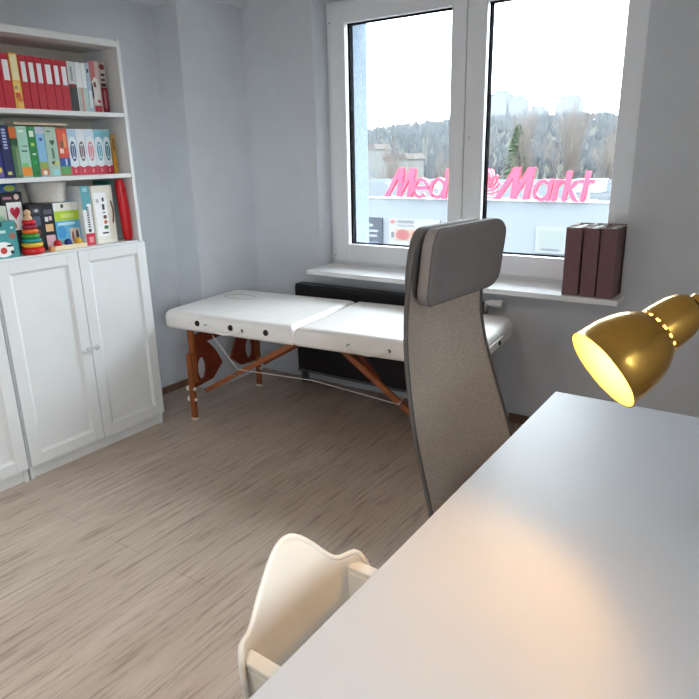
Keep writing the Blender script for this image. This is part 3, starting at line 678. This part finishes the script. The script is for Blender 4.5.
MB().lathe([(0, 0), (0, .085), (.006, .088), (.016, .085), (.022, .02), (.03, .011), (.03, 0)], (0, 0, 0), (0, 0, 1), 40).build('base', BRASS, lp, smooth=40)

# ------------------------------------------------------------------ office chair
oc = thing('office_chair', 'grey high-backed office chair with mesh back and padded headrest', 'chair', (-.66, 1.952, 0), R(-6))
PX = [(.28, -.170), (.36, -.196), (.46, -.226), (.57, -.262), (.70, -.297), (.83, -.325), (.93, -.333), (1.03, -.328), (1.15, -.316), (1.24, -.300)]   # centre x offset against height
HW = [(.28, .305), (.36, .300), (.46, .296), (.57, .287), (.70, .268), (.83, .250), (.93, .243), (1.0, .240), (1.12, .236), (1.24, .232)]
def itp(T, z):
    if z <= T[0][0]: return T[0][1]
    for (a, b), (c, d) in zip(T, T[1:]):
        if z <= c:
            t = (z-a)/(c-a); return b+(d-b)*t
    return T[-1][1]
def sm(T, z): return (itp(T, z-.05)+itp(T, z)+itp(T, z+.05))/3
EDGE = .040
def shellpt(s, z, dx=0.0):
    return Vector((sm(PX, z)+EDGE*s*s+dx, s*sm(HW, z), z))
ZB, ZTOP = .285, 1.228
def fn(i, j):
    s = -1+2*i; z = ZB+(ZTOP-ZB)*j
    # rounded upper corners
    rc = .10
    w_ = 1.0
    if z > ZTOP-rc:
        q = (z-(ZTOP-rc))/rc; w_ = 1-(rc/.256)*(1-math.sqrt(max(0, 1-q*q)))
    p = shellpt(s*w_, z); return p
o = MB().grid(fn, 33, 61).build('backrest', MESHF, oc, smooth=60, solid=.006, flip=False)
# rim tube round the shell
rim = [fn(0, j/40) for j in range(41)]+[fn(i/16, 1) for i in range(1, 16)]+[fn(1, 1-j/40) for j in range(41)]
MB().tube(rim, .008, 8).build('back_rim', FRAMEM, o, smooth=60)
# headrest pad
def pad(x0, x1, hw, z0, z1, r, inset, name, m, par):
    n = 9; vs = []; fs = []
    out = rrect(-hw, hw, z0, z1, r, n); N = len(out); cz = (z0+z1)/2
    layers = [(x0, .90), (x0+.004, .975), (x0+.012, 1.0), (x1-.012, 1.0), (x1-.004, .985), (x1, .955)]
    rings = []
    for xo, k_ in layers:
        rings.append([(y*k_, cz+(z-cz)*k_, xo) for y, z in out])
    for k_ in (.75, .5, .25): rings.append([(y*k_, cz+(z-cz)*k_, x1+.003*(1-k_)) for y, z in out])
    for rg in rings: vs += [Vector((sm(PX, z)+EDGE*(y/.256)**2+xo, y, z)) for y, z, xo in rg]
    for i in range(len(rings)-1):
        for j in range(N): fs.append((i*N+j, i*N+(j+1) % N, (i+1)*N+(j+1) % N, (i+1)*N+j))
    fs += [tuple(range(N))[::-1], tuple(range((len(rings)-1)*N, len(rings)*N))]
    return MB().add(vs, fs).build(name, m, par, smooth=45)
hs = pad(-.030, .014, .234, 1.0, 1.236, .080, 0, 'headrest_shell', FRAMEM, oc)
for v in hs.data.vertices: v.co.y += .016
hr = pad(.020, .070, .243, .985, 1.236, .062, 0, 'headrest', PADM, oc)
for v in hr.data.vertices: v.co.y += .023
N_ = 9; out = rrect(-.243, .243, .985, 1.236, .062, 9); cz = (.985+1.236)/2
seam = [Vector((sm(PX, cz+(z-cz)*.985)+EDGE*(y*.985/.256)**2+.0645, y*.988+.023, cz+(z-cz)*.988)) for y, z in out]; seam.append(seam[0])
MB().tube(seam, .0022, 6).build('piping', FRAMEM, hr, smooth=60)
# seat, mechanism, base
MB().prism(rrect(-.115, .27, -.25, .25, .09, 7), lambda a, b, t: (a, b, .345+t), .05).build('seat', SEATM, oc, bevel=.022, seg=3, smooth=40)
MB().box(-.08, .13, -.09, .09, .295, .345).build('tilt_mechanism', CHAIRBLK, oc, bevel=.006)
MB().bar((-.07, 0, .275), (-.235, 0, .275), .07, .016).bar((-.225, 0, .27), (-.322, 0, .66), .06, .014, (1, 0, 0)).build('back_support', CHAIRBLK, oc)
MB().lathe([(.09, .028), (.25, .028), (.25, .016), (.31, .016)], n=20, cap=True).build('gas_lift', CHAIRBLK, oc, smooth=40)
for k in range(5):
    a = R(36+72*k); e = Vector((.26*math.cos(a), .26*math.sin(a), 0))
    lg = MB().bar(Vector((0, 0, .105)), e+Vector((0, 0, .075)), .045, .03).build('leg', CHAIRBLK, oc, bevel=.006)
    tdir = Vector((-math.sin(a), math.cos(a), 0))
    mb = MB()
    for s in (-1, 1): mb.lathe([(-.009, 0), (-.009, .024), (-.006, .028), (.006, .028), (.009, .024), (.009, 0)], e+tdir*s*.016+Vector((0, 0, .0285)), tdir, 18)
    mb.tube([e+Vector((0, 0, .03)), e+Vector((0, 0, .075))], .006, 8)
    mb.build('caster', CHAIRBLK, lg, smooth=40)

# ------------------------------------------------------------------ child's high chair
hc = thing('high_chair', 'white moulded plastic high chair pushed against the desk edge', 'high chair', (-.49, .750, 0), R(-2.5))
HSW = .178
def hshell(i, j):
    # i: -1..1 around the U-shaped back (plan), j: 0 bottom .. 1 top
    s = -1+2*i; a = abs(s)
    zt = .700+.089*math.exp(-((s-.05)/.44)**2)-.016*math.exp(-((a-.66)/.18)**2)
    if a > .86: zt -= .05*((a-.86)/.14)**2.2
    zb = .50
    z = zb+(zt-zb)*j
    y = HSW*1.0*math.copysign(min(1, a)**.95, s)
    x = -.178+.050*a**3.2+(.700-z)*(.20)*(1-.4*a)      # recline: higher is further back
    y *= 1+.03*(.7-z)
    return Vector((x, y, z))
o = MB().grid(hshell, 49, 17).build('backrest', PLASTIC, hc, smooth=60, solid=.007, flip=False)
edge = [hshell(i/48, 1) for i in range(49)]
MB().tube(edge, .0055, 8).build('rolled_edge', PLASTIC, o, smooth=60)
for s in (-1, 1):
    p0 = hshell(.5+s*.415, .86)
    mb = MB()
    # armrest: channel shaped bar running forward from the back wing
    y0 = p0.y; x0 = p0.x+.0
    mb.box(x0, .14, y0-.014, y0+.014, .664, .676).box(x0, .14, y0-.014, y0-.009, .600, .664).box(x0, .14, y0+.009, y0+.014, .600, .664)
    mb.build('armrest', PLASTIC, hc, bevel=.004)
MB().prism(rrect(-.19, .10, -.165, .165, .05, 6), lambda a, b, t: (a, b, .485+t), .018).build('seat', PLASTIC, hc, bevel=.006, smooth=40)
MB().box(-.01, .04, -.02, .02, .503, .60).build('front_post', PLASTIC, hc, bevel=.006)
for sx in (-1, 1):
    for sy in (-1, 1):
        MB().tube([(-.045+sx*.095, sy*.12, .485), (-.045+sx*.11, sy*.19, .005)], [.013, .013], 14).build('leg', STEEL, hc, smooth=40)

# ------------------------------------------------------------------ outside
GZ = -8.0
OUTG = mat('winter_ground', (54, 53, 48), .95, noise=.2, scale=.08, spec=0.0)
SHOPW = mat('shop_cladding', (90, 94, 98), .6, noise=.02, scale=.5, spec=0.0)
ROOFM = mat('pale_roof_membrane', (62, 65, 68), .8, noise=.08, scale=.3, spec=0.0)
LETTER = mat('red_letter', (224, 20, 56), .4, noise=.03)
def terrain():
    def h(x, y):
        if y < 95: return GZ
        q = min(1, (y-95)/260.0); b = GZ+27*(q*q*(3-2*q))*(.86+.10*math.sin(x*.011+1.2)+.06*math.sin(x*.031))
        return b
    def fn(i, j):
        x = -520+760*i; y = -160+(620+160)*j
        return Vector((x, y, h(x, y)))
    return h, fn
hgt, tf = terrain()
struct(MB().grid(tf, 64, 64).build('ground', OUTG, smooth=60))
# the shop
sh_ = thing('shop_building', 'long white flat-roofed shop carrying the red sign, across the street', 'building', (-17, 40, GZ))
sx = -17; sz = GZ
MB().box(-28, 24, 0, .4, 0, 6.4).box(-28, -27.6, .4, 27, 0, 6.4).box(23.6, 24, .4, 27, 0, 6.4).build('facade', SHOPW, sh_)
MB().box(-28.05, 24.05, -.05, .42, 6.36, 6.46).build('parapet_cap', GREYMETAL, sh_)
MB().box(-27.6, 23.6, .4, 27, 6.0, 6.25).build('roof', ROOFM, sh_)
MB().box(-27.6, 23.6, 26.6, 27, 6.25, 6.55).build('roof_edge', SHOPW, sh_)
for i, (x, y, w_, d_, h_) in enumerate(((9.0, 7, 3.2, 2.6, 1.3), (4.0, 12, 2.0, 2.0, .9), (12.4, 4, 1.4, 1.4, .8), (-9, 14, 2.2, 1.6, .8))):
    MB().box(x-w_/2, x+w_/2, y-d_/2, y+d_/2, 6.25, 6.25+h_).box(x-w_/2-.05, x+w_/2+.05, y-d_/2-.05, y+d_/2+.05, 6.25+h_, 6.33+h_).build('roof_unit', GREYMETAL, sh_, bevel=.03)
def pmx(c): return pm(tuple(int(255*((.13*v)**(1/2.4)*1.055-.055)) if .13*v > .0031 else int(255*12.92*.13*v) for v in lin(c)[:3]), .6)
for i, (x0, x1, z0, z1, base, pats, lb) in enumerate((
    (-26.1, -24.30, -5.3, -2.98, (44, 60, 96), [(.1, .55, .72, .80, (226, 232, 240)), (.1, .8, .55, .62, (226, 232, 240)), (.1, .75, .40, .47, (226, 232, 240)), (.15, .8, .18, .26, (120, 140, 180)), (.08, .2, .84, .92, (240, 240, 240), 'o')], 'dark blue poster with white lines of text on the shop wall'),
    (-23.75, -19.7, -4.9, -2.98, (226, 224, 226), [(.03, .13, .80, .95, (232, 140, 130), 'o'), (.18, .5, .84, .94, (150, 160, 170)), (.18, .5, .72, .78, (170, 178, 186)), (.12, .78, .20, .62, (236, 190, 170)), (.15, .42, .22, .6, (214, 90, 96), 'o'), (.45, .72, .25, .6, (226, 130, 100), 'o'), (.05, .1, .3, .5, (120, 120, 130)), (.8, .95, .3, .7, (222, 196, 186), 'o')], 'pale poster with pink and red pictures on the shop wall'),
    (-13.05, -9.25, -4.75, -3.10, (214, 222, 226), [(.05, .45, .25, .85, (200, 212, 210)), (.55, .98, .08, .92, (160, 172, 186)), (.6, .82, .2, .8, (60, 74, 100)), (.64, .78, .35, .7, (190, 200, 210)), (.1, .4, .1, .18, (140, 150, 160))], 'pale grey poster with a dark blue square on the shop wall'))):
    W = x1-x0; h = z1-z0; mb = MB(); mats = [pmx(base)]
    mb.box(0, W, -.08, 0, 0, h)
    for p in pats:
        if pmx(p[4]) not in mats: mats.append(pmx(p[4]))
        mb.mat(mats.index(pmx(p[4])))
        if len(p) > 5: poly = [((p[0]+p[1])/2*W+(p[1]-p[0])/2*W*math.cos(2*PI*q/20), (p[2]+p[3])/2*h+(p[3]-p[2])/2*h*math.sin(2*PI*q/20)) for q in range(20)]
        else: poly = [(p[0]*W, p[2]*h), (p[1]*W, p[2]*h), (p[1]*W, p[3]*h), (p[0]*W, p[3]*h)]
        mb.prism(poly, lambda a, b, t: (a, -.08-t, b), .01+.002*len(mb.f)/10)
    o = mb.build('wall_poster', mats); tag(o, lb, 'poster'); o.location = (x0, 39.995-.055, z0)
# sign letters: strokes in metres, origin at the left foot of the first M
sg = thing('shop_sign', 'large red letters with a spiral emblem along the shop roof edge', 'sign', (-24.12, 39.7, -1.52))
DEP = .25
def poly3(mb, pl):
    k = (len(mb.f) % 97)*.0011; mb.prism(pl, lambda a, b, t: (a, t-k, b), DEP)
def stroke(mb, a, b, w):
    # slanted stroke with horizontal ends: shift in x only
    poly3(mb, [(a[0]-w/2, a[1]), (a[0]+w/2, a[1]), (b[0]+w/2, b[1]), (b[0]-w/2, b[1])])
def ringarc(mb, c, rx, rz, w, a0, a1, n=26, sh=.12):
    def P(a, k): 
        z = k*rz/rx*math.sin(a) if False else 0
        return None
    for i in range(n):
        p = []
        for a, k in ((a0+(a1-a0)*i/n, 1), (a0+(a1-a0)*(i+1)/n, 1), (a0+(a1-a0)*(i+1)/n, 0), (a0+(a1-a0)*i/n, 0)):
            a = R(a); ex = (rx if k else rx-w)*math.cos(a); ez = (rz if k else rz-w)*math.sin(a)
            p.append((c[0]+ex+sh*ez, c[1]+ez))
        poly3(mb, p)
def letter(ch, fnl):
    mb = MB(); fnl(mb); o = mb.build('letter', LETTER, sg); return o
def Mm(x):
    def f(mb):
        stroke(mb, (x+.22, .02), (x+1.46, 1.97), .36); stroke(mb, (x+1.28, .05), (x+1.50, 1.97), .38)
        stroke(mb, (x+1.24, .05), (x+2.36, 1.95), .34); stroke(mb, (x+2.10, .02), (x+2.42, 1.95), .38)
    return f
letter('M', Mm(0))
def e_(mb):
    ringarc(mb, (2.97, .66), .60, .68, .22, 0, 318); stroke(mb, (2.55, .56), (2.57, .80), .3)
    poly3(mb, [(2.50, .55), (3.56, .55), (3.60, .82), (2.54, .82)])
letter('e', e_)
letter('d', lambda mb: (ringarc(mb, (4.27, .66), .60, .68, .22, 0, 360), stroke(mb, (4.74, -.02), (5.06, 1.9), .26)))
letter('i', lambda mb: (stroke(mb, (5.28, -.02), (5.50, 1.32), .34), stroke(mb, (5.55, 1.55), (5.62, 1.9), .34)))
letter('a', lambda mb: (ringarc(mb, (6.22, .64), .54, .65, .22, 0, 360), stroke(mb, (6.66, -.02), (6.86, 1.3), .26)))
letter('M', Mm(8.22))
letter('a', lambda mb: (ringarc(mb, (11.36, .61), .56, .65, .22, 0, 360), stroke(mb, (11.70, -.02), (11.90, 1.27), .25)))
letter('r', lambda mb: (stroke(mb, (12.05, -.02), (12.24, 1.25), .27), ringarc(mb, (12.52, .75), .38, .5, .22, 62, 165)))
letter('k', lambda mb: (stroke(mb, (12.66, -.02), (12.92, 1.72), .27), stroke(mb, (12.86, .55), (13.42, 1.22), .30), stroke(mb, (13.38, -.03), (12.98, .72), .30)))
letter('t', lambda mb: (stroke(mb, (13.74, -.02), (14.02, 1.72), .27), poly3(mb, [(13.50, 1.02), (14.36, 1.02), (14.40, 1.25), (13.54, 1.25)])))
mb = MB(); NB = 13
for b in range(NB):
    a0 = 2*PI*b/NB
    inner = []; outer = []
    for i in range(11):
        t = i/10; r_ = .12+.93*t; a = a0+1.5*t
        wv = (.035+.055*math.sin(PI*t*.9))/max(r_, .3)
        inner.append((7.52+r_*math.cos(a-wv), .95+r_*math.sin(a-wv))); outer.append((7.52+r_*math.cos(a+wv), .95+r_*math.sin(a+wv)))
    for i in range(10): poly3(mb, [inner[i], inner[i+1], outer[i+1], outer[i]])
mb.build('spiral_emblem', LETTER, sg)
MB().box(.0, 14.6, DEP, DEP+.06, .04, .10).box(.0, 14.6, DEP, DEP+.06, .95, 1.0).build('mounting_rail', GREYMETAL, sg)
mb = MB()
for i in range(8): mb.box(.3+i*1.95, .36+i*1.95, DEP, DEP+.5, 0, 1.0)
mb.build('sign_bracket', GREYMETAL, sg)

# trees -----------------------------------------------------------
BARK = mat('grey_bark', (70, 64, 62), .9, noise=.15, scale=3, spec=0.0)
TWIG = mat('pale_winter_twigs', (84, 78, 74), .9, noise=.2, scale=2, spec=0.0)
EVER = mat('evergreen_needles', (62, 74, 56), .9, noise=.3, scale=3, spec=0.0)
def bare_tree(name, seed, H, spread=.42, levels=4):
    rnd = random.Random(seed); tr = MB(); tw = MB()
    def branch(p, d, L, r, lv):
        q = p; pts = [p]; dd = d.copy()
        for i in range(3):
            dd = (dd+Vector((rnd.uniform(-.14, .14), rnd.uniform(-.14, .14), rnd.uniform(-.02, .12)))).normalized()
            q = q+dd*L/3; pts.append(q)
        (tr if lv < 2 else tw).tube(pts, [r, r*.8, r*.65, r*.45], 5 if lv < 2 else 3, False)
        if lv >= levels: return
        n = 7 if lv == 0 else (5 if lv < 3 else 4)
        for k in range(n):
            t = rnd.uniform(.35 if lv == 0 else .2, 1.0); i = min(2, int(t*3)); f = t*3-i
            s = pts[i].lerp(pts[i+1], f); ax = dd.orthogonal().normalized(); ax.rotate(Matrix.Rotation(rnd.uniform(0, 2*PI), 3, dd))
            nd = (dd*(1-spread)+ax*spread*rnd.uniform(.8, 1.5)+Vector((0, 0, .18))).normalized()
            branch(s, nd, L*rnd.uniform(.48, .68), r*.5, lv+1)
    branch(Vector((0, 0, -.3)), Vector((0, 0, 1)), H*.52, H*.014, 0)
    root = D.objects.new(name, None); COL.objects.link(root)
    tr.build('trunk', BARK, root, flip=False); tw.build('twigs', TWIG, root, flip=False)
    return root
def conifer(seed, H):
    rnd = random.Random(seed); root = D.objects.new('evergreen_tree', None); COL.objects.link(root)
    MB().tube([(0, 0, -.3), (0, 0, H*.97)], [H*.014, .03], 7).build('trunk', BARK, root)
    mb = MB()
    for i in range(900):
        t = rnd.random()**.8; z = H*(.18+.8*t); rad = H*.15*(1-t)**.7*rnd.uniform(.5, 1.1)+.1; a = rnd.uniform(0, 2*PI)
        c = Vector((rad*math.cos(a), rad*math.sin(a), z)); s = H*.028*rnd.uniform(.6, 1.4)
        d1 = Vector((math.cos(a), math.sin(a), -.35))*s; d2 = Vector((-math.sin(a), math.cos(a), rnd.uniform(-.4, .4)))*s*.6
        mb.add([c-d1-d2*.4, c+d2, c+d1, c-d2], [(0, 1, 2, 3)])
    mb.build('foliage', EVER, root, flip=False)
    return root
protos = [bare_tree('bare_tree', 3, 14.5, .34), bare_tree('bare_tree', 11, 13.5, .40), bare_tree('bare_tree', 23, 15.5, .30)]
spots = [(-27.5, 78, 0, 1.0), (-24.8, 84, 1, 1.02), (-22.0, 76, 2, .92), (-18.8, 87, 0, 1.05), (-17.2, 75, 1, .95), (-30.5, 86, 2, .95), (-15.6, 86, 2, .92), (-20.6, 92, 1, 1.1), (-26.0, 95, 2, 1.0), (-12.5, 80, 0, .75), (-33.5, 92, 1, .85), (-10, 90, 2, .7),
         (-52, 92, 1, .62), (-47, 84, 0, .58), (-57, 98, 2, .6), (-43, 95, 2, .62), (-62, 102, 0, .62), (-50, 104, 1, .72), (-38.5, 90, 1, .66), (-66, 110, 2, .7), (-55, 112, 0, .72), (-45.5, 110, 2, .75)]
for i, (x, y, p, s) in enumerate(spots):
    o = protos[p] if i < 3 and p == i else copy_tree(protos[p])
    if i < 3:
        o = protos[p] if 'category' not in protos[p] else o
    o.location = (x, y, hgt(x, y)-.05); o.scale = (s*.72, s*.72, s); o.rotation_euler = (0, 0, i*1.9)
    if x > -36: tag(o, 'tall bare tree standing behind the shop roof, right pane', 'tree', 'bare trees behind the shop')
    else: tag(o, 'low bare tree standing behind the shop roof, left pane', 'tree', 'low trees behind the shop')
for i, (x, y, H_, lb) in enumerate(((-29.2, 80, 12.6, 'narrow evergreen tree among bare trees, left one in the right pane'), (-15.3, 79, 13.6, 'narrow evergreen tree among bare trees, right one in the right pane'))):
    o = conifer(40+i, H_); o.location = (x, y, GZ); tag(o, lb, 'tree', 'evergreen trees behind the shop')
# hillside woods: uncountable
rnd = random.Random(5); mb = MB()
for i in range(8000):
    x = rnd.uniform(-430, 60); y = rnd.uniform(135, 372); z = hgt(x, y); H_ = rnd.uniform(3.0, 6.5); r_ = H_*rnd.uniform(.24, .42)
    for q in range(8):
        an = rnd.uniform(0, 2*PI); rr_ = r_*rnd.uniform(.15, 1.0); tx, ty = x+rr_*math.cos(an), y+rr_*math.sin(an); w_ = rnd.uniform(.18, .5)
        hz = H_*rnd.uniform(.55, 1.0)*(1-.35*rr_/r_); b2 = rnd.uniform(0, PI); ex, ey = w_*math.cos(b2), w_*math.sin(b2)
        mx_, my_ = x+(tx-x)*.6, y+(ty-y)*.6
        mb.add([(x, y, z-.3), (mx_-ex, my_-ey, z+hz*.55), (tx, ty, z+hz), (mx_+ex, my_+ey, z+hz*.5)], [(0, 1, 2, 3)])
WOODS = mat('winter_woods', (54, 57, 60), .95, noise=.22, scale=.12, spec=0.0)
o = mb.build('hillside_woods', WOODS, flip=False); tag(o, 'grey winter woods covering the far hillside', 'woods', kind='stuff')
# houses and towers
HOUSE = mat('pale_house_wall', (82, 82, 81), .8, noise=.03, scale=.3, spec=0.0); HROOF = mat('grey_house_roof', (70, 66, 64), .8, noise=.1, scale=.5, spec=0.0); PANE = mat('dark_pane', (44, 50, 56), .3, noise=.1)
def house(x, y, w_, d_, h_, lb):
    t = thing('house', lb, 'house', (x, y, hgt(x, y)-.3), 0, 'white houses at the foot of the hill')
    MB().box(-w_/2, w_/2, -d_/2, d_/2, 0, h_).build('wall', HOUSE, t)
    MB().prism([(-w_/2-.3, h_), (w_/2+.3, h_), (w_/2-.4, h_+1.1), (-w_/2+.4, h_+1.1)], lambda a, b, tt: (a, -d_/2-.3+tt, b), d_+.6).build('roof', HROOF, t)
    n = max(2, int(w_/2.6))
    for q in range(n):
        for z in (1.2, 3.8):
            if z+1.3 < h_: X = -w_/2+(q+.5)*w_/n; MB().box(X-.55, X+.55, -d_/2-.05, -d_/2+.02, z, z+1.3).build('window', PANE, t)
house(-80, 128, 4.6, 6, 9.6, 'white house at the foot of the hill, leftmost in left pane')
house(-66.6, 118, 5.2, 7, 8.0, 'low white house at the hill foot, nearer the mullion in left pane')
TOWER = mat('pale_tower_concrete', (66, 70, 74), .8, noise=.05, scale=.05, spec=0.0)
def tower(x, y, w_, h_, lb):
    t = thing('apartment_tower', lb, 'building', (x, y, hgt(x, y)-1), 0, 'apartment towers on the hilltop')
    MB().box(-w_/2, w_/2, -6, 6, 0, h_).box(-w_/2+1.5, w_/2-1.5, -3, 3, h_, h_+2.2).build('tower_block', TOWER, t)
    z = 2.0
    while z < h_-2:
        MB().box(-w_/2+1, w_/2-1, -6.1, -5.9, z, z+1.3).build('window_band', PANE, t); z += 3.0
for x_, w_, zt_, lb in ((-169, 11, 37, 'tallest pale apartment tower on the hilltop, leftmost in the right pane'), (-157, 9.5, 33, 'pale apartment tower on the hilltop, just right of the tallest'), (-144.5, 10, 26, 'lowest pale apartment tower on the hilltop, in the middle of the row'), (-124.5, 14, 31, 'broad pale apartment tower on the hilltop, rightmost of the row')):
    tower(x_, 430, w_, zt_-hgt(x_, 430)+1, lb)
# winter haze over the far country
m = D.materials.new('thin_haze'); m.use_nodes = True; nt = m.node_tree
for n in list(nt.nodes): nt.nodes.remove(n)
o_ = nt.nodes.new('ShaderNodeOutputMaterial'); vs_ = nt.nodes.new('ShaderNodeVolumeScatter')
vs_.inputs['Color'].default_value = (.93, .96, 1, 1); vs_.inputs['Density'].default_value = .0002
nt.links.new(vs_.outputs[0], o_.inputs['Volume'])
o = MB().box(-600, 300, 70, 640, GZ-3, 75).build('haze', m); tag(o, 'thin white winter haze over the distant hill', 'haze', kind='stuff')
